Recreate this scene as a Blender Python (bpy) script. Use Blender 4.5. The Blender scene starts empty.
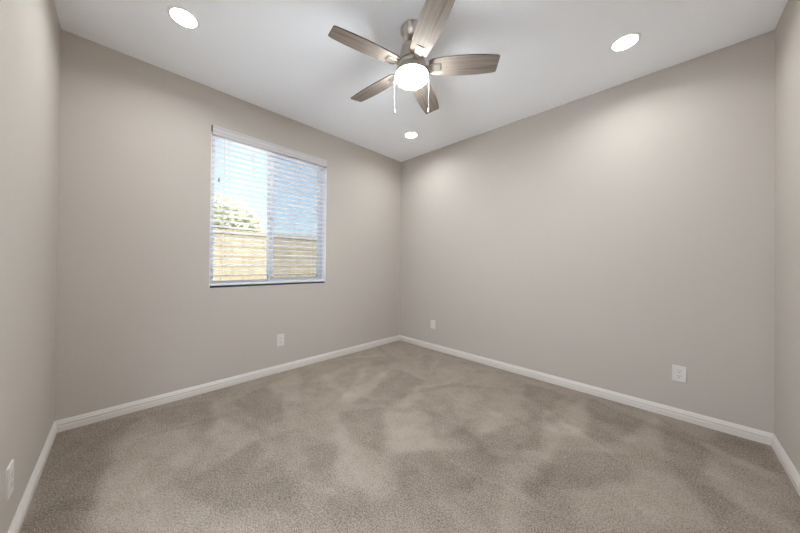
import bpy, bmesh, math, random
import numpy as np
from mathutils import Vector, Matrix

sc = bpy.context.scene
C = sc.collection
PI = math.pi
W, L, H = 3.390, 3.378, 2.74          # room: x 0..W, y -L..0, z 0..H (metres)

# ------------------------------------------------------------------ camera
F_PX = 274.35
cam_d = bpy.data.cameras.new('camera')
cam_d.sensor_width = 36.0
cam_d.lens = F_PX / 800.0 * 36.0
cam_d.shift_x = 9.86 / 800.0
cam_d.shift_y = -4.0 / 800.0
cam_d.clip_start = 0.02
cam = bpy.data.objects.new('camera', cam_d)
C.objects.link(cam)
yaw, pit, rol = 2.3660, 0.0060, 0.0106
fwd = Vector((math.cos(yaw)*math.cos(pit), math.sin(yaw)*math.cos(pit), math.sin(pit)))
rt = Vector((math.sin(yaw), -math.cos(yaw), 0))
up = rt.cross(fwd)
r2 = rt*math.cos(rol) + up*math.sin(rol)
u2 = -rt*math.sin(rol) + up*math.cos(rol)
M = Matrix((r2, u2, -fwd)).transposed().to_4x4()
M.translation = Vector((2.9084, -3.0677, 1.1634))
cam.matrix_world = M
sc.camera = cam

# ------------------------------------------------------------------ exposure, sky, sun
sc.view_settings.view_transform = 'Standard'
sc.view_settings.look = 'None'
sc.view_settings.gamma = 1.0
sc.view_settings.use_curve_mapping = False
sc.view_settings.exposure = 0.24
try:
    sc.cycles.max_bounces = 16
    sc.cycles.diffuse_bounces = 10
    sc.cycles.transparent_max_bounces = 24
except Exception:
    pass
SKY, SUN, LENS, DOWN, GLOBE, HALL_FILL = 0.42, 24.0, 20.0, 7.0, 205.0, 102.0
world = bpy.data.worlds.new('sky')
sc.world = world
world.use_nodes = True
wn = world.node_tree
bg = wn.nodes['Background']
sky = wn.nodes.new('ShaderNodeTexSky')
sky.sky_type = 'NISHITA'
sky.sun_disc = False
sky.sun_elevation = math.radians(50)
sky.sun_rotation = math.radians(110)
sky.air_density = 1.0
sky.dust_density = 3.0
haze = wn.nodes.new('ShaderNodeMix')          # thin high haze over the blue
haze.data_type = 'RGBA'
haze.inputs['Factor'].default_value = 0.55
haze.inputs['B'].default_value = (1.25, 1.50, 1.70, 1)
wn.links.new(sky.outputs[0], haze.inputs['A'])
wn.links.new(haze.outputs['Result'], bg.inputs[0])
bg.inputs[1].default_value = SKY
sun_d = bpy.data.lights.new('sun', 'SUN')
sun_d.energy = SUN
sun_d.angle = math.radians(0.53)
sun_d.color = (1.0, 0.97, 0.92)
sun = bpy.data.objects.new('sun', sun_d)
C.objects.link(sun)
# shines from behind the house (from +x, -y) on to the yard wall
sun.rotation_euler = Vector((-0.40, 0.20, -0.895)).to_track_quat('-Z', 'Y').to_euler()

# ------------------------------------------------------------------ materials
def s2l(c):
    return tuple(((v/255.0)/12.92 if v/255.0 <= 0.04045 else ((v/255.0+0.055)/1.055)**2.4) for v in c)

def mat(name, rgb, rough=0.6, metal=0.0, spec=0.5):
    m = bpy.data.materials.new(name)
    m.use_nodes = True
    b = m.node_tree.nodes['Principled BSDF']
    b.inputs['Base Color'].default_value = (*rgb, 1)
    b.inputs['Roughness'].default_value = rough
    b.inputs['Metallic'].default_value = metal
    b.inputs['Specular IOR Level'].default_value = spec
    return m

def N(m, t, **kw):
    n = m.node_tree.nodes.new(t)
    for k, v in kw.items():
        setattr(n, k, v)
    return n

def noise_bump(m, scale, strength, dist, detail=3.0):
    tc = N(m, 'ShaderNodeTexCoord')
    nz = N(m, 'ShaderNodeTexNoise')
    nz.inputs['Scale'].default_value = scale
    nz.inputs['Detail'].default_value = detail
    bp = N(m, 'ShaderNodeBump')
    bp.inputs['Strength'].default_value = strength
    bp.inputs['Distance'].default_value = dist
    lk = m.node_tree.links
    lk.new(tc.outputs['Object'], nz.inputs['Vector'])
    lk.new(nz.outputs['Fac'], bp.inputs['Height'])
    lk.new(bp.outputs[0], m.node_tree.nodes['Principled BSDF'].inputs['Normal'])

def var_color(m, c0, c1, scale, detail=4.0, stretch=(1, 1, 1), lo=0.35, hi=0.65):
    tc = N(m, 'ShaderNodeTexCoord')
    mp = N(m, 'ShaderNodeMapping')
    mp.inputs['Scale'].default_value = stretch
    nz = N(m, 'ShaderNodeTexNoise')
    nz.inputs['Scale'].default_value = scale
    nz.inputs['Detail'].default_value = detail
    rp = N(m, 'ShaderNodeValToRGB')
    rp.color_ramp.elements[0].position = lo
    rp.color_ramp.elements[1].position = hi
    rp.color_ramp.elements[0].color = (*c0, 1)
    rp.color_ramp.elements[1].color = (*c1, 1)
    lk = m.node_tree.links
    lk.new(tc.outputs['Object'], mp.inputs[0])
    lk.new(mp.outputs[0], nz.inputs['Vector'])
    lk.new(nz.outputs['Fac'], rp.inputs[0])
    lk.new(rp.outputs[0], m.node_tree.nodes['Principled BSDF'].inputs['Base Color'])

m_wall = mat('greige wall paint', (0.475, 0.428, 0.380), 0.75, spec=0.25)
noise_bump(m_wall, 90, 0.22, 0.004)
m_ceil = mat('white ceiling paint', (0.925, 0.945, 0.985), 0.85, spec=0.2)
noise_bump(m_ceil, 80, 0.2, 0.004)
m_hallfloor = mat('pale fill hall tile', (0.7, 0.67, 0.62), 0.5)
m_trim = mat('white semi gloss trim', (0.61, 0.565, 0.52), 0.4)
m_plate = mat('white plastic plate', (0.63, 0.595, 0.555), 0.35)
m_slot = mat('dark slot', (0.02, 0.02, 0.02), 0.6)
m_screw = mat('painted screw', (0.66, 0.64, 0.6), 0.35, 0.2)
m_vinyl = mat('white window vinyl', (0.62, 0.63, 0.66), 0.4)
m_slat = mat('white vinyl slat', (0.90, 0.90, 0.91), 0.45)
def let_light_through(m, f, c):
    t = m.node_tree
    o = [n for n in t.nodes if n.type == 'OUTPUT_MATERIAL'][0]
    tl = t.nodes.new('ShaderNodeBsdfTranslucent'); tl.inputs[0].default_value = (*c, 1)
    mx = t.nodes.new('ShaderNodeMixShader'); mx.inputs[0].default_value = f
    t.links.new(t.nodes['Principled BSDF'].outputs[0], mx.inputs[1])
    t.links.new(tl.outputs[0], mx.inputs[2]); t.links.new(mx.outputs[0], o.inputs[0])
let_light_through(m_slat, 0.38, (0.9, 0.92, 0.95))
m_val = mat('white valance', (0.57, 0.545, 0.545), 0.45)
m_cord = mat('pale blind cord', (0.62, 0.60, 0.56), 0.8)
m_tassel = mat('dark grey tassel', (0.12, 0.12, 0.12), 0.5)
m_jamblight = mat('painted jamb daylight', (0.86, 0.86, 0.88), 0.5)  # daylight on the jamb returns, put into the colour
m_dark = mat('painted gap shadow', (0.03, 0.03, 0.03), 0.9)  # shadow in narrow gaps, put into the colour
m_nickel = mat('brushed nickel', (0.56, 0.52, 0.47), 0.40, 1.0)
m_chain = mat('nickel chain', (0.30, 0.29, 0.28), 0.5, 0.3)
m_bladeedge = mat('dark walnut blade edge', (0.05, 0.04, 0.035), 0.6)
m_blade = mat('driftwood blade', (0.3, 0.25, 0.2), 0.75, spec=0.15)
var_color(m_blade, (0.150, 0.117, 0.094), (0.265, 0.218, 0.182), 30, 7, (0.09, 2.0, 1.0), 0.3, 0.7)
m_ring = mat('white light trim', (0.85, 0.85, 0.85), 0.4)

def emit(name, rgb, strength):
    m = bpy.data.materials.new(name)
    m.use_nodes = True
    t = m.node_tree
    b = t.nodes['Principled BSDF']
    b.inputs['Base Color'].default_value = (0.9, 0.9, 0.88, 1)
    b.inputs['Roughness'].default_value = 0.4
    b.inputs['Emission Color'].default_value = (*rgb, 1)
    b.inputs['Emission Strength'].default_value = strength
    return m
m_lens = emit('lit diffuser lens', (0.93, 0.97, 1.0), LENS)
m_globe = emit('lit opal glass', (0.87, 0.95, 1.0), GLOBE)

def glass(name, clear, tint=(1, 1, 1)):
    m = bpy.data.materials.new(name)
    m.use_nodes = True
    t = m.node_tree
    t.nodes.clear()
    o = t.nodes.new('ShaderNodeOutputMaterial')
    tr = t.nodes.new('ShaderNodeBsdfTransparent')
    tr.inputs[0].default_value = (*tint, 1)
    g = t.nodes.new('ShaderNodeBsdfGlossy')
    g.inputs['Roughness'].default_value = 0.25
    mx = t.nodes.new('ShaderNodeMixShader')
    mx.inputs[0].default_value = 1 - clear
    t.links.new(tr.outputs[0], mx.inputs[1])
    t.links.new(g.outputs[0], mx.inputs[2])
    t.links.new(mx.outputs[0], o.inputs[0])
    return m
m_glass = glass('clear window glass', 0.995, (0.96, 0.98, 0.98))

# insect screen: a woven mesh too fine to resolve, part open and part dark thread
m_screen = bpy.data.materials.new('insect screen mesh')
m_screen.use_nodes = True
_t = m_screen.node_tree
_t.nodes.clear()
_o = _t.nodes.new('ShaderNodeOutputMaterial')
_a = _t.nodes.new('ShaderNodeBsdfTransparent')
_b = _t.nodes.new('ShaderNodeBsdfDiffuse')
_b.inputs[0].default_value = (0.26, 0.26, 0.27, 1)
_m = _t.nodes.new('ShaderNodeMixShader')
_m.inputs[0].default_value = 0.27
_t.links.new(_a.outputs[0], _m.inputs[1])
_t.links.new(_b.outputs[0], _m.inputs[2])
_t.links.new(_m.outputs[0], _o.inputs[0])

# carpet: colour follows the lie of the pile ("nap") plus fine tufts
m_carpet = mat('beige cut pile carpet', (0.4, 0.35, 0.3), 0.95, spec=0.1)
def carpet_nodes(m):
    lk = m.node_tree.links
    b = m.node_tree.nodes['Principled BSDF']
    at = N(m, 'ShaderNodeAttribute', attribute_name='nap')
    tc = N(m, 'ShaderNodeTexCoord')
    n1 = N(m, 'ShaderNodeTexNoise'); n1.inputs['Scale'].default_value = 14; n1.inputs['Detail'].default_value = 8; n1.inputs['Roughness'].default_value = 0.7
    n2 = N(m, 'ShaderNodeTexNoise'); n2.inputs['Scale'].default_value = 150; n2.inputs['Detail'].default_value = 5; n2.inputs['Roughness'].default_value = 0.7; n2.inputs['Distortion'].default_value = 0.6
    for n in (n1, n2):
        lk.new(tc.outputs['Object'], n.inputs['Vector'])
    a1 = N(m, 'ShaderNodeMath', operation='MULTIPLY_ADD'); a1.inputs[1].default_value = 0.34; a1.inputs[2].default_value = -0.17
    lk.new(n1.outputs['Fac'], a1.inputs[0])
    a2 = N(m, 'ShaderNodeMath', operation='ADD')
    lk.new(at.outputs['Fac'], a2.inputs[0]); lk.new(a1.outputs[0], a2.inputs[1])
    rp = N(m, 'ShaderNodeValToRGB')
    e = rp.color_ramp.elements
    e[0].position = 0.15; e[0].color = (0.265, 0.217, 0.173, 1)
    e[1].position = 0.85; e[1].color = (0.465, 0.391, 0.327, 1)
    lk.new(a2.outputs[0], rp.inputs[0])
    tuft = N(m, 'ShaderNodeValToRGB')
    e = tuft.color_ramp.elements
    e[0].position = 0.36; e[0].color = (0.27, 0.25, 0.23, 1)
    e[1].position = 0.60; e[1].color = (1.12, 1.12, 1.12, 1)
    lk.new(n2.outputs['Fac'], tuft.inputs[0])
    mx = N(m, 'ShaderNodeMix', data_type='RGBA', blend_type='MULTIPLY')
    fm = N(m, 'ShaderNodeMapRange')               # pits between tufts show most where the pile lies away
    fm.inputs['From Min'].default_value = 0.2; fm.inputs['From Max'].default_value = 0.8
    fm.inputs['To Min'].default_value = 1.0; fm.inputs['To Max'].default_value = 0.55
    lk.new(a2.outputs[0], fm.inputs['Value']); lk.new(fm.outputs[0], mx.inputs['Factor'])
    lk.new(rp.outputs[0], mx.inputs['A']); lk.new(tuft.outputs[0], mx.inputs['B'])
    lk.new(mx.outputs['Result'], b.inputs['Base Color'])
    bp = N(m, 'ShaderNodeBump'); bp.inputs['Strength'].default_value = 0.8; bp.inputs['Distance'].default_value = 0.010
    lk.new(n2.outputs['Fac'], bp.inputs['Height'])
    lk.new(bp.outputs[0], b.inputs['Normal'])
carpet_nodes(m_carpet)

# outdoors
m_block = mat('tan block wall', (0.5, 0.42, 0.29), 0.9, spec=0.1)
def block_nodes(m):
    lk = m.node_tree.links
    tc = N(m, 'ShaderNodeTexCoord')
    sp = N(m, 'ShaderNodeSeparateXYZ'); cb = N(m, 'ShaderNodeCombineXYZ')
    br = N(m, 'ShaderNodeTexBrick')
    br.inputs['Scale'].default_value = 1.0
    br.inputs['Brick Width'].default_value = 0.41
    br.inputs['Row Height'].default_value = 0.205
    br.inputs['Mortar Size'].default_value = 0.012
    br.inputs['Color1'].default_value = (0.190, 0.163, 0.113, 1)
    br.inputs['Color2'].default_value = (0.160, 0.137, 0.095, 1)
    br.inputs['Mortar'].default_value = (0.12, 0.10, 0.072, 1)
    lk.new(tc.outputs['Object'], sp.inputs[0])
    lk.new(sp.outputs['Y'], cb.inputs['X']); lk.new(sp.outputs['Z'], cb.inputs['Y'])
    lk.new(cb.outputs[0], br.inputs['Vector'])
    lk.new(br.outputs['Color'], m.node_tree.nodes['Principled BSDF'].inputs['Base Color'])
block_nodes(m_block)
m_gravel = mat('pale concrete', (0.45, 0.38, 0.3), 0.95)
var_color(m_gravel, (0.64, 0.63, 0.61), (0.74, 0.73, 0.71), 40)
m_leaf = mat('pale yellow green leaves', (0.42, 0.42, 0.31), 0.8)
let_light_through(m_leaf, 0.45, (0.55, 0.55, 0.42))
m_bark = mat('green grey bark', (0.24, 0.24, 0.14), 0.9)
m_stucco = mat('outside stucco', (0.55, 0.48, 0.38), 0.9)

# ------------------------------------------------------------------ helpers
def obj(name, bm, m, parent=None, smooth=False):
    bmesh.ops.recalc_face_normals(bm, faces=bm.faces[:])
    me = bpy.data.meshes.new(name)
    bm.to_mesh(me); bm.free()
    for mm in (m if isinstance(m, (list, tuple)) else [m]):
        me.materials.append(mm)
    if smooth:
        me.shade_smooth()
        try:
            me.set_sharp_from_angle(angle=math.radians(35))
        except Exception:
            pass
    o = bpy.data.objects.new(name, me)
    C.objects.link(o)
    if parent:
        o.parent = parent
    return o

def thing(name, label, cat, loc=(0, 0, 0), rotz=0.0, group=None):
    o = bpy.data.objects.new(name, None)
    C.objects.link(o)
    o.empty_display_size = 0.05
    o.location = loc
    o.rotation_euler = (0, 0, rotz)
    o['label'] = label; o['category'] = cat
    if group: o['group'] = group
    return o

def struct(name, bm, m, parent=None):
    o = obj(name, bm, m, parent)
    if not parent:
        o['kind'] = 'structure'
    return o

def box(bm, x0, x1, y0, y1, z0, z1, bev=0.0, mi=0):
    v = [bm.verts.new((x, y, z)) for x in (x0, x1) for y in (y0, y1) for z in (z0, z1)]
    idx = [(0, 1, 3, 2), (4, 6, 7, 5), (0, 4, 5, 1), (2, 3, 7, 6), (0, 2, 6, 4), (1, 5, 7, 3)]
    fs = [bm.faces.new([v[i] for i in f]) for f in idx]
    for f in fs: f.material_index = mi
    if bev > 0:
        es = list({e for f in fs for e in f.edges})
        bmesh.ops.bevel(bm, geom=es, offset=bev, segments=2, profile=0.5, affect='EDGES')
    return fs

def lathe(bm, prof, seg=48, cx=0.0, cy=0.0):
    rings = []
    for r, z in prof:
        if r < 1e-6:
            rings.append([bm.verts.new((cx, cy, z))])
        else:
            rings.append([bm.verts.new((cx + r*math.cos(2*PI*k/seg), cy + r*math.sin(2*PI*k/seg), z)) for k in range(seg)])
    for a, b in zip(rings, rings[1:]):
        for k in range(seg):
            j = (k+1) % seg
            if len(a) == 1 and len(b) == 1: continue
            if len(a) == 1: bm.faces.new((a[0], b[k], b[j]))
            elif len(b) == 1: bm.faces.new((a[k], b[0], a[j]))
            else: bm.faces.new((a[k], b[k], b[j], a[j]))

def tube(bm, pts, r, seg=8):
    rings = []
    for i, p in enumerate(pts):
        p = Vector(p)
        d = (Vector(pts[min(i+1, len(pts)-1)]) - Vector(pts[max(i-1, 0)])).normalized()
        a = d.orthogonal().normalized(); b = d.cross(a)
        rr = r[i] if isinstance(r, (list, tuple)) else r
        rings.append([bm.verts.new(p + rr*(a*math.cos(2*PI*k/seg) + b*math.sin(2*PI*k/seg))) for k in range(seg)])
    for a, b in zip(rings, rings[1:]):
        for k in range(seg):
            bm.faces.new((a[k], b[k], b[(k+1) % seg], a[(k+1) % seg]))
    bm.faces.new(rings[0]); bm.faces.new(rings[-1][::-1])

def prism(bm, outline, z0, z1):
    """outline in xy, extruded from z0 to z1; returns side faces"""
    a = [bm.verts.new((x, y, z0)) for x, y in outline]
    b = [bm.verts.new((x, y, z1)) for x, y in outline]
    bm.faces.new(a[::-1]); bm.faces.new(b)
    n = len(a)
    return [bm.faces.new((a[i], a[(i+1) % n], b[(i+1) % n], b[i])) for i in range(n)]

# ------------------------------------------------------------------ room shell
WO = dict(y0=-2.498, y1=-1.304, z0=0.930, z1=2.410)     # window opening in the west wall
T = 0.15
bm = bmesh.new()
ys = [-L, WO['y0'], WO['y1'], 0.0]
zs = [0.0, WO['z0'], WO['z1'], H]
def wall_hole(bm):
    g = {}
    for xi, x in ((0, 0.0), (1, -T)):
        for i, y in enumerate(ys):
            for j, z in enumerate(zs):
                g[xi, i, j] = bm.verts.new((x, y, z))
    for i in range(3):
        for j in range(3):
            if i == 1 and j == 1: continue
            for xi in (0, 1):
                bm.faces.new([g[xi, i, j], g[xi, i+1, j], g[xi, i+1, j+1], g[xi, i, j+1]])
    def q(a, b):
        bm.faces.new([g[0, *a], g[0, *b], g[1, *b], g[1, *a]])
    for i in range(3):
        q((i, 0), (i+1, 0)); q((i, 3), (i+1, 3)); q((0, i), (0, i+1)); q((3, i), (3, i+1))
    q((1, 1), (2, 1)); q((1, 2), (2, 2)); q((1, 1), (1, 2)); q((2, 1), (2, 2))
wall_hole(bm)
struct('wall_west', bm, m_wall)
bm = bmesh.new(); box(bm, -T, W+T, 0, T, 0, H); struct('wall_north', bm, m_wall)
DX0, DX1, DH = 1.70, 3.22, 2.04                          # unseen doorway behind the camera, added and widened to let fill light in
bm = bmesh.new()
box(bm, -T, DX0, -L-T, -L, 0, H); box(bm, DX1, W+T, -L-T, -L, 0, H); box(bm, DX0, DX1, -L-T, -L, DH, H)
struct('wall_south', bm, m_wall)
door = bpy.data.objects.new('fill_door_1', None); C.objects.link(door)
door.location = (0, -L, 0); door['kind'] = 'structure'
bm = bmesh.new()
box(bm, DX0-.06, DX0+.015, 0, .014, 0, DH+.05, .003); box(bm, DX1-.015, DX1+.06, 0, .014, 0, DH+.05, .003)
box(bm, DX0+.015, DX1-.015, 0, .014, DH-.015, DH+.05, .003)
obj('fill_door_casing', bm, m_trim, door)
# unseen hallway, added with its lamps to brighten the room through the doorway
HY = -L-T
bm = bmesh.new(); box(bm, 0.6, 4.6, HY-1.6, HY, -0.1, 0.0); struct('floor_fill_hall', bm, m_hallfloor)
bm = bmesh.new(); box(bm, 0.6, 4.6, HY-1.75, HY-1.6, 0, H); struct('wall_fill_hall_south', bm, m_ceil)
bm = bmesh.new(); box(bm, 0.45, 0.6, HY-1.75, HY, 0, H); struct('wall_fill_hall_west', bm, m_ceil)
bm = bmesh.new(); box(bm, 4.6, 4.75, HY-1.75, HY+.3, 0, H); struct('wall_fill_hall_east', bm, m_ceil)
bm = bmesh.new(); box(bm, W+T, 4.6, HY, HY+.15, 0, H); struct('wall_fill_hall_north', bm, m_ceil)
bm = bmesh.new(); box(bm, 0.45, 4.75, HY-1.75, HY, H, H+.2); struct('ceiling_fill_hall', bm, m_ceil)
for k, hx in enumerate((1.9, 3.5)):
    ld = bpy.data.lights.new('hall_fill_light', 'AREA'); ld.shape = 'DISK'; ld.size = 0.5; ld.energy = HALL_FILL/2; ld.color = (0.82, 0.91, 1.0)  # unseen lamp, added as fill for the room and its ceiling
    lo_ = bpy.data.objects.new('hall_fill_light', ld); C.objects.link(lo_); lo_.location = (hx, HY-0.32, H-0.03)
bm = bmesh.new(); box(bm, W, W+T, -L, 0, 0, H); struct('wall_east', bm, m_wall)
bm = bmesh.new(); box(bm, -T, W+T, -L-T, T, H, H+0.2); struct('ceiling', bm, m_ceil)

# ---- carpeted floor with vacuum and foot marks in the pile
DARK = [
 [(0.0,-3.36),(0.12,-2.92),(0.44,-3.08),(0.87,-3.14),(1.18,-3.14),(0.97,-3.36)],
 [(0.09,-2.9),(0.17,-2.51),(0.65,-2.56),(0.68,-2.66),(0.45,-2.71),(0.4,-2.83)],
 [(0.37,-2.39),(0.19,-2.04),(0.87,-2.18),(0.88,-2.32)],
 [(1.13,-2.84),(1.02,-2.42),(1.54,-2.38),(1.71,-2.46),(1.42,-2.74)],
 [(1.07,-1.86),(1.28,-1.51),(1.69,-1.92),(1.44,-1.97)],
 [(1.7,-1.86),(2.1,-1.42),(2.23,-1.65),(2.12,-1.91),(1.99,-2.04)],
 [(1.27,-2.26),(1.38,-2.04),(1.59,-2.16),(1.55,-2.28)],
 [(1.99,-1.27),(2.2,-0.7),(2.34,-1.18),(2.15,-1.38)],
 [(0.74,-0.88),(1.17,-0.87),(1.3,-1.3),(1.02,-1.5)],
 [(1.71,-2.37),(1.77,-2.17),(1.94,-2.21),(1.85,-2.36)],
 [(2.38,-1.41),(2.37,-1.26),(2.47,-1.24),(2.46,-1.55),(2.38,-1.57)],
 [(2.41,-1.11),(2.75,-0.78),(2.75,-1.02),(2.69,-1.22),(2.43,-1.5)],
 [(2.39,-0.09),(2.76,-0.23),(2.69,-0.71),(2.52,-0.78)],
 [(2.85,-0.05),(3.06,-0.26),(3.06,-0.67),(2.98,-0.83),(2.9,-0.74)],
 [(3.06,-0.3),(3.32,-0.41),(3.38,-0.39),(3.35,-0.04),(3.13,-0.04)],
 [(2.97,-0.94),(3.07,-0.8),(3.16,-0.94),(3.05,-1.08)],
 [(1.92,-0.19),(2.27,-0.17),(2.2,-0.74),(2.06,-0.77)]]
LIGHT = [
 [(0.36,-3.12),(0.54,-2.74),(0.93,-2.72),(1.04,-2.86),(1.42,-2.76),(1.47,-2.84),(1.19,-3.13),(0.81,-3.13)],
 [(0.22,-2.51),(1.01,-2.37),(1.0,-2.55),(0.77,-2.63)],
 [(0.25,-2.1),(0.14,-1.69),(0.75,-1.99),(0.59,-2.06)],
 [(1.35,-1.57),(1.57,-1.33),(1.83,-1.57),(1.92,-1.58),(1.7,-1.87)],
 [(1.13,-1.91),(1.48,-1.99),(1.79,-1.99),(1.92,-2.11),(1.67,-2.24),(1.51,-2.11)],
 [(0.93,-1.75),(0.69,-0.85),(0.85,-0.92),(1.07,-1.73)],
 [(1.98,-1.35),(1.89,-0.95),(2.07,-0.87),(2.03,-1.11)],
 [(1.3,-1.3),(1.12,-0.92),(1.42,-1.18),(1.37,-1.55)],
 [(2.27,-0.98),(2.38,-0.15),(2.49,-0.75),(2.39,-0.98)],
 [(2.82,0.0),(2.77,-0.45),(2.7,-0.64),(2.87,-0.53)],
 [(2.23,-1.49),(2.32,-0.99),(2.41,-1.0),(2.36,-1.51),(2.46,-1.81),(2.39,-1.88)],
 [(2.52,-1.42),(2.9,-0.83),(3.05,-1.11),(2.97,-1.27),(2.63,-1.64)],
 [(3.06,-0.32),(3.32,-0.43),(3.3,-0.93),(3.16,-0.94),(3.05,-0.75)]]

def inside(px, py, poly):
    c = np.zeros(px.shape, bool)
    n = len(poly)
    for i in range(n):
        x0, y0 = poly[i]; x1, y1 = poly[(i+1) % n]
        if y0 == y1: continue
        t = ((y0 > py) != (y1 > py)) & (px < (x1-x0)*(py-y0)/(y1-y0) + x0)
        c ^= t
    return c

def blur(a, n, it=2):
    for _ in range(it):
        for ax in (0, 1):
            p = np.pad(a, [(n, n) if k == ax else (0, 0) for k in (0, 1)], mode='edge')
            s = np.zeros_like(a)
            for k in range(2*n+1):
                s += p[k:k+a.shape[0], :] if ax == 0 else p[:, k:k+a.shape[1]]
            a = s/(2*n+1)
    return a

def vnoise(rng, shape, cell):
    gx, gy = int(shape[0]/cell)+3, int(shape[1]/cell)+3
    g = rng.random((gx, gy))
    x = np.arange(shape[0])/cell; y = np.arange(shape[1])/cell
    xi = x.astype(int); yi = y.astype(int)
    fx = (x-xi)[:, None]; fy = (y-yi)[None, :]
    fx = fx*fx*(3-2*fx); fy = fy*fy*(3-2*fy)
    return ((g[xi][:, yi]*(1-fx) + g[xi+1][:, yi]*fx)*(1-fy) + (g[xi][:, yi+1]*(1-fx) + g[xi+1][:, yi+1]*fx)*fy)

def build_floor():
    nx, ny = 227, 226
    xs = np.linspace(0, W, nx); yy = np.linspace(-L, 0, ny)
    X, Y = np.meshgrid(xs, yy, indexing='ij')
    rng = np.random.default_rng(5)
    wob = 0.05
    WX = X + wob*(vnoise(rng, X.shape, 9)-0.5) + 0.02*(vnoise(rng, X.shape, 3)-0.5)
    WY = Y + wob*(vnoise(rng, X.shape, 9)-0.5) + 0.02*(vnoise(rng, X.shape, 3)-0.5)
    nap = np.full(X.shape, 0.5)
    for p in DARK:
        nap -= 0.15*blur(inside(WX, WY, p).astype(float), 1, 1)
    for p in LIGHT:
        nap += 0.14*blur(inside(WX, WY, p).astype(float), 1, 2)
    nap += 0.14*(vnoise(rng, X.shape, 22)-0.5) + 0.12*(vnoise(rng, X.shape, 9)-0.5) + 0.10*(vnoise(rng, X.shape, 4)-0.5)
    # long soft strokes of the vacuum head
    for _ in range(60):
        cx, cy = rng.uniform(0.2, 3.2), rng.uniform(-3.2, -0.2)
        a = rng.uniform(0, PI); ln = rng.uniform(0.12, 0.45); wd = rng.uniform(0.015, 0.07)
        u = (WX-cx)*math.cos(a) + (WY-cy)*math.sin(a); v = -(WX-cx)*math.sin(a) + (WY-cy)*math.cos(a)
        nap += rng.choice([-0.08, 0.10])*np.exp(-(u/ln)**4 - (v/wd)**4)
    nap = np.clip(nap, 0.05, 0.95)
    me = bpy.data.meshes.new('floor')
    verts = np.stack([X.ravel(), Y.ravel(), np.zeros(X.size)], 1)
    i, j = np.meshgrid(np.arange(nx-1), np.arange(ny-1), indexing='ij')
    a = (i*ny+j).ravel()
    faces = np.stack([a, a+ny, a+ny+1, a+1], 1)
    nv = len(verts)
    # sides and underside so that the floor is a slab
    low = [(0, -L, -0.1), (W, -L, -0.1), (W, 0, -0.1), (0, 0, -0.1)]
    fl = faces.tolist()
    top = [0, (nx-1)*ny, (nx-1)*ny+ny-1, ny-1]
    edges = [[k*ny for k in range(nx)], [(nx-1)*ny+k for k in range(ny)],
             [k*ny+ny-1 for k in range(nx-1, -1, -1)], [k for k in range(ny-1, -1, -1)]]
    for e in range(4):
        fl.append(edges[e][::-1] + [nv+e, nv+(e+1) % 4])
    fl.append([nv+3, nv+2, nv+1, nv])
    me.from_pydata(verts.tolist()+low, [], fl)
    at = me.attributes.new('nap', 'FLOAT', 'POINT')
    at.data.foreach_set('value', np.concatenate([nap.ravel(), np.full(4, 0.5)]).astype(np.float32))
    me.materials.append(m_carpet)
    o = bpy.data.objects.new('floor', me)
    C.objects.link(o)
    o['kind'] = 'structure'
build_floor()

# ---- baseboards: stepped colonial profile, mitred
BP = [(0, 0), (.014, 0), (.014, .036), (.0115, .039), (.0115, .044), (.013, .046), (.013, .056), (.009, .060), (.009, .066), (.005, .072), (.0035, .078), (0, .078)]
def baseboard(name, a, b, n):
    a, b, n = Vector(a), Vector(b), Vector(n)
    d = (b-a).normalized()
    bm = bmesh.new()
    ra = [bm.verts.new(a + n*p + d*p + Vector((0, 0, z))) for p, z in BP]
    rb = [bm.verts.new(b + n*p - d*p + Vector((0, 0, z))) for p, z in BP]
    k = len(BP)
    for i in range(k):
        bm.faces.new((ra[i], rb[i], rb[(i+1) % k], ra[(i+1) % k]))
    bm.faces.new(ra); bm.faces.new(rb[::-1])
    struct(name, bm, m_trim)
baseboard('baseboard_west', (0, -L, 0), (0, 0, 0), (1, 0, 0))
baseboard('baseboard_north', (0, 0, 0), (W, 0, 0), (0, -1, 0))
baseboard('baseboard_south', (0, -L, 0), (DX0-.05, -L, 0), (0, 1, 0))
baseboard('baseboard_east', (W, -L, 0), (W, 0, 0), (-1, 0, 0))

# ---- window: vinyl slider set in the outer part of the wall
y0, y1, z0, z1 = WO['y0'], WO['y1'], WO['z0'], WO['z1']
win = bpy.data.objects.new('window_1', None); C.objects.link(win)
win.location = (-0.11, (y0+y1)/2, z0); win['kind'] = 'structure'
hw, hh = (y1-y0)/2, z1-z0
def rect_frame(bm, x0, x1, ya, yb, za, zb, w, wb=None):
    wb = wb or w
    box(bm, x0, x1, ya, ya+w, za, zb, 0.002); box(bm, x0, x1, yb-w, yb, za, zb, 0.002)
    box(bm, x0, x1, ya+w, yb-w, za, za+wb, 0.002); box(bm, x0, x1, ya+w, yb-w, zb-wb, zb, 0.002)
bm = bmesh.new(); rect_frame(bm, -0.035, 0.035, -hw, hw, 0, hh, 0.030, 0.035)
obj('window_frame', bm, m_vinyl, win)
mc = -1.944 - (y0+y1)/2
bm = bmesh.new(); rect_frame(bm, -0.030, -0.005, -hw+.03, mc+0.014, .035, hh-.035, 0.022)
obj('fixed_sash', bm, m_vinyl, win)
bm = bmesh.new(); rect_frame(bm, 0.0, 0.028, mc+0.004, hw-.03, .035, hh-.035, 0.038)
sash = obj('sliding_sash', bm, m_vinyl, win)
bm = bmesh.new(); box(bm, -0.020, -0.016, -hw+.052, mc-0.008, .057, hh-.057); obj('window_pane', bm, m_glass, win)
bm = bmesh.new(); box(bm, 0.012, 0.016, mc+.042, hw-.068, .073, hh-.073); obj('window_pane', bm, m_glass, win)
bm = bmesh.new(); box(bm, -0.0335, -0.0325, mc+.016, hw-.03, .035, hh-.035); obj('insect_screen', bm, m_screen, win)
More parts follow.
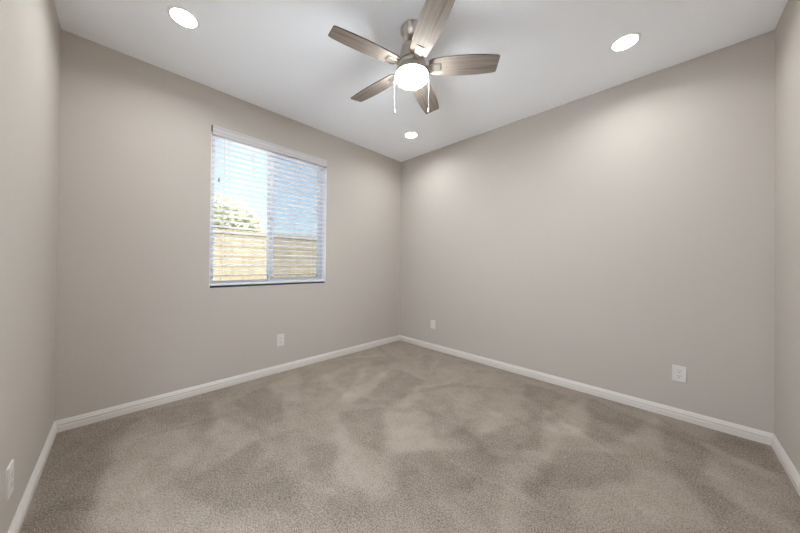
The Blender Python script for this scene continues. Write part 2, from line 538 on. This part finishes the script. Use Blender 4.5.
for sy in (-1, 1):
    bm = bmesh.new(); box(bm, 0.036, 0.108, min(sy*hw, sy*(hw-.004)), max(sy*hw, sy*(hw-.004)), 0.0, hh-.09)
    obj('jamb_daylight_strip', bm, m_jamblight, win)  # white strip painting the daylight on the jamb return
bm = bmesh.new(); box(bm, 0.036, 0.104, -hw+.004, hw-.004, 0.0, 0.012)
obj('sill_shadow_strip', bm, m_dark, win)  # dark strip painting the shadow gap under the bottom rail
bm = bmesh.new(); box(bm, 0.028, 0.040, mc+.010, mc+.030, .62, .72, 0.003); obj('sash_latch', bm, m_vinyl, win)

# ------------------------------------------------------------------ things: the blind
blind = thing('window_blind', 'white horizontal slatted blind hanging open inside the window opening', 'blind', (-0.034, (y0+y1)/2, z1-0.001))
bh = hh - 0.001
bw = hw - 0.011
bm = bmesh.new(); box(bm, -0.024, 0.020, -bw, bw, -0.052, 0.0, 0.002)
obj('headrail', bm, m_slat, blind)
# moulded valance, profile (x out, z)
VP = [(0.024, 0.0), (0.040, 0.0), (0.040, -0.012), (0.036, -0.018), (0.036, -0.026), (0.038, -0.030), (0.038, -0.052), (0.034, -0.058), (0.034, -0.066), (0.036, -0.070), (0.036, -0.080), (0.024, -0.080)]
bm = bmesh.new()
va = [bm.verts.new((x, -hw+0.010, z)) for x, z in VP]; vb = [bm.verts.new((x, hw-0.002, z)) for x, z in VP]
for i in range(len(VP)):
    bm.faces.new((va[i], vb[i], vb[(i+1) % len(VP)], va[(i+1) % len(VP)]))
bm.faces.new(va); bm.faces.new(vb[::-1])
obj('valance', bm, m_val, blind)
bm = bmesh.new(); box(bm, 0.022, 0.036, -hw+.001, -hw+.009, -0.055, -0.002); obj('valance_shadow_strip', bm, m_dark, blind)  # dark sliver painting the shade in the gap beside the valance
NS, top_z, bot_z = 26, -0.098, -(hh - 0.062)
TILT = math.radians(11)
bm = bmesh.new()
seg = 6
def slat_bm():
    bm = bmesh.new()
    up_, lo = [], []
    for k in range(seg+1):
        s = -0.025 + 0.05*k/seg
        c = 0.0016*(1-(s/0.025)**2)
        x = s*math.cos(TILT); z = s*math.sin(TILT)
        up_.append((x, z + c + 0.0014)); lo.append((x, z + c - 0.0014))
    pr = up_ + lo[::-1]
    a = [bm.verts.new((x, -bw, z)) for x, z in pr]; b = [bm.verts.new((x, bw, z)) for x, z in pr]
    n = len(pr)
    for i in range(n):
        bm.faces.new((a[i], b[i], b[(i+1) % n], a[(i+1) % n]))
    bm.faces.new(a); bm.faces.new(b[::-1])
    return bm
bm.free()
slat0 = obj('slat', slat_bm(), m_slat, blind)
slat0.location = (0, 0, top_z)
for k in range(1, NS):
    s = slat0.copy(); C.objects.link(s)
    s.parent = blind
    s.location = (0, 0, top_z + (bot_z-top_z)*k/NS)
bm = bmesh.new(); box(bm, -0.026, 0.026, -bw, bw, -(bh-0.018)-0.0, -(bh-0.018)+0.020, 0.004)
obj('bottom_rail', bm, m_slat, blind)
yc = (y0+y1)/2
for yy in (-2.345, -2.128, -1.690, -1.455):
    bm = bmesh.new()
    for x in (-0.028, 0.028):
        tube(bm, [(x, yy-yc, -0.052), (x, yy-yc, -(bh-0.02))], 0.0011, 6)
    for k in range(NS):
        zz = top_z + (bot_z-top_z)*k/NS - 0.002
        tube(bm, [(-0.028, yy-yc, zz-0.028*math.sin(TILT)), (0.028, yy-yc, zz+0.028*math.sin(TILT))], 0.0007, 5)
    obj('ladder_cord', bm, m_cord, blind)
bm = bmesh.new(); tube(bm, [(0.031, -2.391-yc, -0.085), (0.031, -2.391-yc, -(bh-0.06))], 0.0022, 8)
obj('lift_cord', bm, m_cord, blind)
bm = bmesh.new(); tube(bm, [(0.031, -2.433-yc, -0.085), (0.031, -2.433-yc, 1.94-z1)], 0.0010, 6)
pc = obj('tilt_cord', bm, m_cord, blind)
bm = bmesh.new(); lathe(bm, [(0, 1.943-z1), (0.004, 1.94-z1), (0.007, 1.915-z1), (0.0065, 1.908-z1), (0, 1.906-z1)], 14, 0.031, -2.433-yc)
obj('cord_tassel', bm, m_tassel, pc, True)

# ------------------------------------------------------------------ things: outlets and plate
def wall_plate(name, label, cat, loc, rotz, w, h, duplex=True, group=None):
    """local x along the wall, -y out of the wall, z up, origin at the plate centre on the wall"""
    t = thing(name, label, cat, loc, rotz, group)
    bm = bmesh.new()
    box(bm, -w/2, w/2, -0.006, 0.0, -h/2, h/2)
    es = [e for e in bm.edges if all(abs(v.co.y+0.006) < 1e-6 for v in e.verts)]
    bmesh.ops.bevel(bm, geom=es, offset=0.003, segments=3, profile=0.6, affect='EDGES')
    obj('cover_plate', bm, m_plate, t, True)
    if duplex:
        for s in (1, -1):
            cz = s*0.0195
            bm = bmesh.new()
            n = 28
            out = []
            for k in range(n):
                a = 2*PI*k/n
                x = 0.0172*math.cos(a); z = max(-0.0135, min(0.0135, 0.0172*math.sin(a)))
                out.append((x, z))
            f = [bm.verts.new((x, -0.0082, cz+z)) for x, z in out]; g = [bm.verts.new((x, -0.0055, cz+z)) for x, z in out]
            bm.faces.new(f); bm.faces.new(g[::-1])
            for i in range(n):
                bm.faces.new((f[i], f[(i+1) % n], g[(i+1) % n], g[i]))
            r = obj('receptacle', bm, m_plate, t)
            for x, hh_ in ((-0.0065, 0.0085), (0.0065, 0.0065)):
                bm = bmesh.new(); box(bm, x-0.0012, x+0.0012, -0.0086, -0.0078, cz+0.004-hh_/2, cz+0.004+hh_/2)
                obj('slot', bm, m_slot, r)
            bm = bmesh.new(); box(bm, -0.0028, 0.0028, -0.0086, -0.0078, cz-0.0105, cz-0.0052, 0.0003)
            obj('ground_hole', bm, m_slot, r)
        sz = (0,)
    else:
        sz = (h*0.42, -h*0.42)
    for z in sz:
        bm = bmesh.new()
        ring = [bm.verts.new((0.0032*math.cos(2*PI*k/14), -0.0068, z+0.0032*math.sin(2*PI*k/14))) for k in range(14)]
        ring2 = [bm.verts.new((0.0036*math.cos(2*PI*k/14), -0.0055, z+0.0036*math.sin(2*PI*k/14))) for k in range(14)]
        bm.faces.new(ring); bm.faces.new(ring2[::-1])
        for k in range(14):
            bm.faces.new((ring[k], ring[(k+1) % 14], ring2[(k+1) % 14], ring2[k]))
        obj('screw', bm, m_screw, t)
    return t
wall_plate('wall_outlet', 'white duplex power outlet low on the wall below the window', 'outlet', (0, -1.845, 0.342), PI/2, 0.079, 0.125)
wall_plate('wall_outlet', 'white duplex power outlet low on the windowless wall, right of the room corner', 'outlet', (2.960, 0, 0.347), 0, 0.075, 0.120)
wall_plate('wall_plate', 'small blank white wall plate low beside the far corner', 'wall plate', (0.634, 0, 0.342), 0, 0.074, 0.114, False)
wall_plate('wall_outlet', 'white duplex power outlet seen edge on at the left edge of the photo', 'outlet', (1.062, -L, 0.283), PI, 0.079, 0.125)

# ------------------------------------------------------------------ things: recessed lights
def recessed(x, y, label):
    t = thing('recessed_light', label, 'ceiling light', (x, y, H), 0, 'round recessed ceiling lights')
    bm = bmesh.new()
    lathe(bm, [(0.069, -0.0005), (0.069, -0.0036), (0.073, -0.0046), (0.082, -0.0030), (0.088, -0.0005)], 48)
    obj('trim_ring', bm, m_ring, t, True)
    bm = bmesh.new()
    lathe(bm, [(0, -0.0080), (0.040, -0.0076), (0.062, -0.0066), (0.0688, -0.0050), (0.0688, -0.001), (0, -0.001)], 48)
    obj('lens', bm, m_lens, t, True)
    ld = bpy.data.lights.new('downlight_beam', 'AREA'); ld.shape = 'DISK'; ld.size = 0.136
    ld.energy = DOWN; ld.spread = math.radians(156); ld.color = (0.90, 0.955, 1.0)
    lo_ = bpy.data.objects.new('downlight_beam', ld); C.objects.link(lo_); lo_.parent = t; lo_.location = (0, 0, -0.0095)
recessed(0.706, -2.797, 'round lit recessed ceiling light at upper left, near the window wall')
recessed(2.683, -0.557, 'round lit recessed ceiling light at upper right, near the windowless wall')
recessed(0.694, -0.563, 'small round lit recessed ceiling light by the far room corner')
recessed(2.683, -2.797, 'round lit recessed ceiling light above the near corner of the room')

# ------------------------------------------------------------------ things: ceiling fan
fan = thing('ceiling_fan', 'brushed nickel ceiling fan with five driftwood blades and a lit round globe', 'ceiling fan', (1.695, -1.6945, H))
def lz(prof): return [(r, z-H) for r, z in prof]
bm = bmesh.new()
lathe(bm, lz([(0, 2.7395), (0.074, 2.7395), (0.078, 2.735), (0.078, 2.722), (0.074, 2.708), (0.066, 2.690), (0.052, 2.672), (0.034, 2.661), (0.020, 2.658), (0, 2.658)]), 56)
obj('canopy', bm, m_nickel, fan, True)
bm = bmesh.new()
lathe(bm, lz([(0, 2.664), (0.0125, 2.664), (0.0125, 2.640), (0.020, 2.636), (0.026, 2.628), (0.026, 2.618), (0, 2.618)]), 32)
obj('downrod', bm, m_nickel, fan, True)
bm = bmesh.new()
lathe(bm, lz([(0, 2.622), (0.040, 2.622), (0.060, 2.618), (0.069, 2.608), (0.074, 2.590), (0.080, 2.560), (0.085, 2.530), (0.087, 2.512), (0.080, 2.509), (0.080, 2.503), (0.090, 2.500), (0.094, 2.486), (0.092, 2.474), (0, 2.474)]), 64)
obj('motor_housing', bm, m_nickel, fan, True)
bm = bmesh.new()
lathe(bm, lz([(0, 2.476), (0.090, 2.476), (0.100, 2.468), (0.106, 2.452), (0.1115, 2.436), (0.1120, 2.424), (0.1095, 2.422), (0.1060, 2.428), (0, 2.428)]), 64)
obj('light_fitter', bm, m_nickel, fan, True)
bm = bmesh.new()
gp = [(0, 2.4275), (0.1040, 2.4275), (0.1050, 2.422), (0.1060, 2.414)]
for k in range(1, 13):
    a = k/12*PI/2
    gp.append((0.1060*math.cos(a)**0.8 if k < 12 else 0.0, 2.414 - 0.045*math.sin(a)))
lathe(bm, lz(gp), 64)
obj('glass_globe', bm, m_globe, fan, True)

# blade outline along +x (radial), y sideways
def blade_bm():
    R0, R1 = 0.112, 0.5605
    up_ = [(R0, 0.040), (R0+0.022, 0.056), (0.20, 0.064), (0.28, 0.0695), (0.36, 0.0715), (0.44, 0.0695), (0.51, 0.0645), (0.545, 0.0610), (R1-0.006, 0.0585), (R1, 0.0530)]
    dn = [(R1-0.002, -0.0500), (R1-0.010, -0.0565), (0.53, -0.0610), (0.46, -0.0675), (0.38, -0.0715), (0.30, -0.0710), (0.21, -0.0655), (R0+0.024, -0.056), (R0, -0.040)]
    bm = bmesh.new()
    side = prism(bm, up_ + dn, -0.0030, 0.0030)
    for f in side: f.material_index = 1
    return bm
PITCH = math.radians(-13)
blades = []
for k in range(5):
    th = math.radians(40.38 + 72*k)
    if k == 0:
        b = obj('blade', blade_bm(), [m_blade, m_bladeedge], fan)
        bm = bmesh.new()
        box(bm, 0.078, 0.128, -0.019, 0.019, -0.0105, -0.0036, 0.0015)
        box(bm, 0.122, 0.190, -0.024, 0.024, -0.0090, -0.0032, 0.0015)
        br = obj('blade_bracket', bm, m_nickel, b)
        br.parent = b
    else:
        b = blades[0].copy(); C.objects.link(b); b.parent = fan
        c = br.copy(); C.objects.link(c); c.parent = b
    b.location = (0, 0, 2.477-H)
    b.rotation_euler = (PITCH, 0, th)
    blades.append(b)
# two pull chains
vx, vy = math.cos(yaw-PI/2), math.sin(yaw-PI/2)
for s, r, zb in ((-1, 0.1135, 2.170), (1, 0.1135, 2.178)):
    x, y = s*r*vx, s*r*vy
    bm = bmesh.new()
    tube(bm, [(x*0.92, y*0.92, 2.452-H), (x, y, 2.444-H), (x, y, zb+0.03-H)], 0.0007, 8)
    ch = obj('pull_chain', bm, m_chain, fan, True)
    bm = bmesh.new()
    lathe(bm, lz([(0, zb+0.034), (0.003, zb+0.032), (0.0055, zb+0.022), (0.0065, zb+0.010), (0.005, zb+0.001), (0, zb)]), 16, x, y)
    obj('chain_fob', bm, m_chain if s < 0 else m_plate, ch, True)

# ------------------------------------------------------------------ outdoors, seen between the slats
bm = bmesh.new(); box(bm, -14, -T, -14, 10, -0.35, -0.15); struct('ground', bm, m_gravel)
bw_ = thing('block_wall', 'tan concrete block yard wall in the sun outside the window', 'wall', (-3.5, -1.0, -0.15))
bm = bmesh.new(); box(bm, -0.2, 0.0, -9, 9, 0, 1.93); obj('wall_body', bm, m_block, bw_)
bm = bmesh.new(); box(bm, -0.22, 0.02, -9, 9, 1.93, 1.99, 0.004); obj('wall_cap', bm, m_block, bw_)
random.seed(4)
tree = thing('palo_verde_tree', 'pale yellow-green leafy tree behind the yard wall outside the window', 'tree', (-6.0, -1.45, -0.15))
bm = bmesh.new()
tube(bm, [(0, 0, 0), (0.05, 0.03, 0.6), (0.0, 0.1, 1.2)], [0.09, 0.075, 0.06], 10)
for k in range(6):
    a = k*1.05; 
    tube(bm, [(0, 0.1, 1.15), (0.35*math.cos(a), 0.1+0.35*math.sin(a), 1.7), (0.7*math.cos(a), 0.1+0.75*math.sin(a), 2.3)], [0.045, 0.03, 0.012], 8)
obj('trunk', bm, m_bark, tree, True)
bm = bmesh.new()
for _ in range(12000):
    while True:
        p = Vector((random.uniform(-1, 1), random.uniform(-1, 1), random.uniform(-1, 1)))
        if 0.15 < p.length < 1: break
    c = Vector((p.x*1.0, p.y*1.45, 2.30 + p.z*0.98))
    n = Vector((random.gauss(0, 1), random.gauss(0, 1), random.gauss(0, 1))).normalized()
    a = n.orthogonal().normalized()*0.075; b2 = n.cross(a).normalized()*0.04
    bm.faces.new([bm.verts.new(c+a), bm.verts.new(c+b2), bm.verts.new(c-a), bm.verts.new(c-b2)])
obj('foliage', bm, m_leaf, tree)
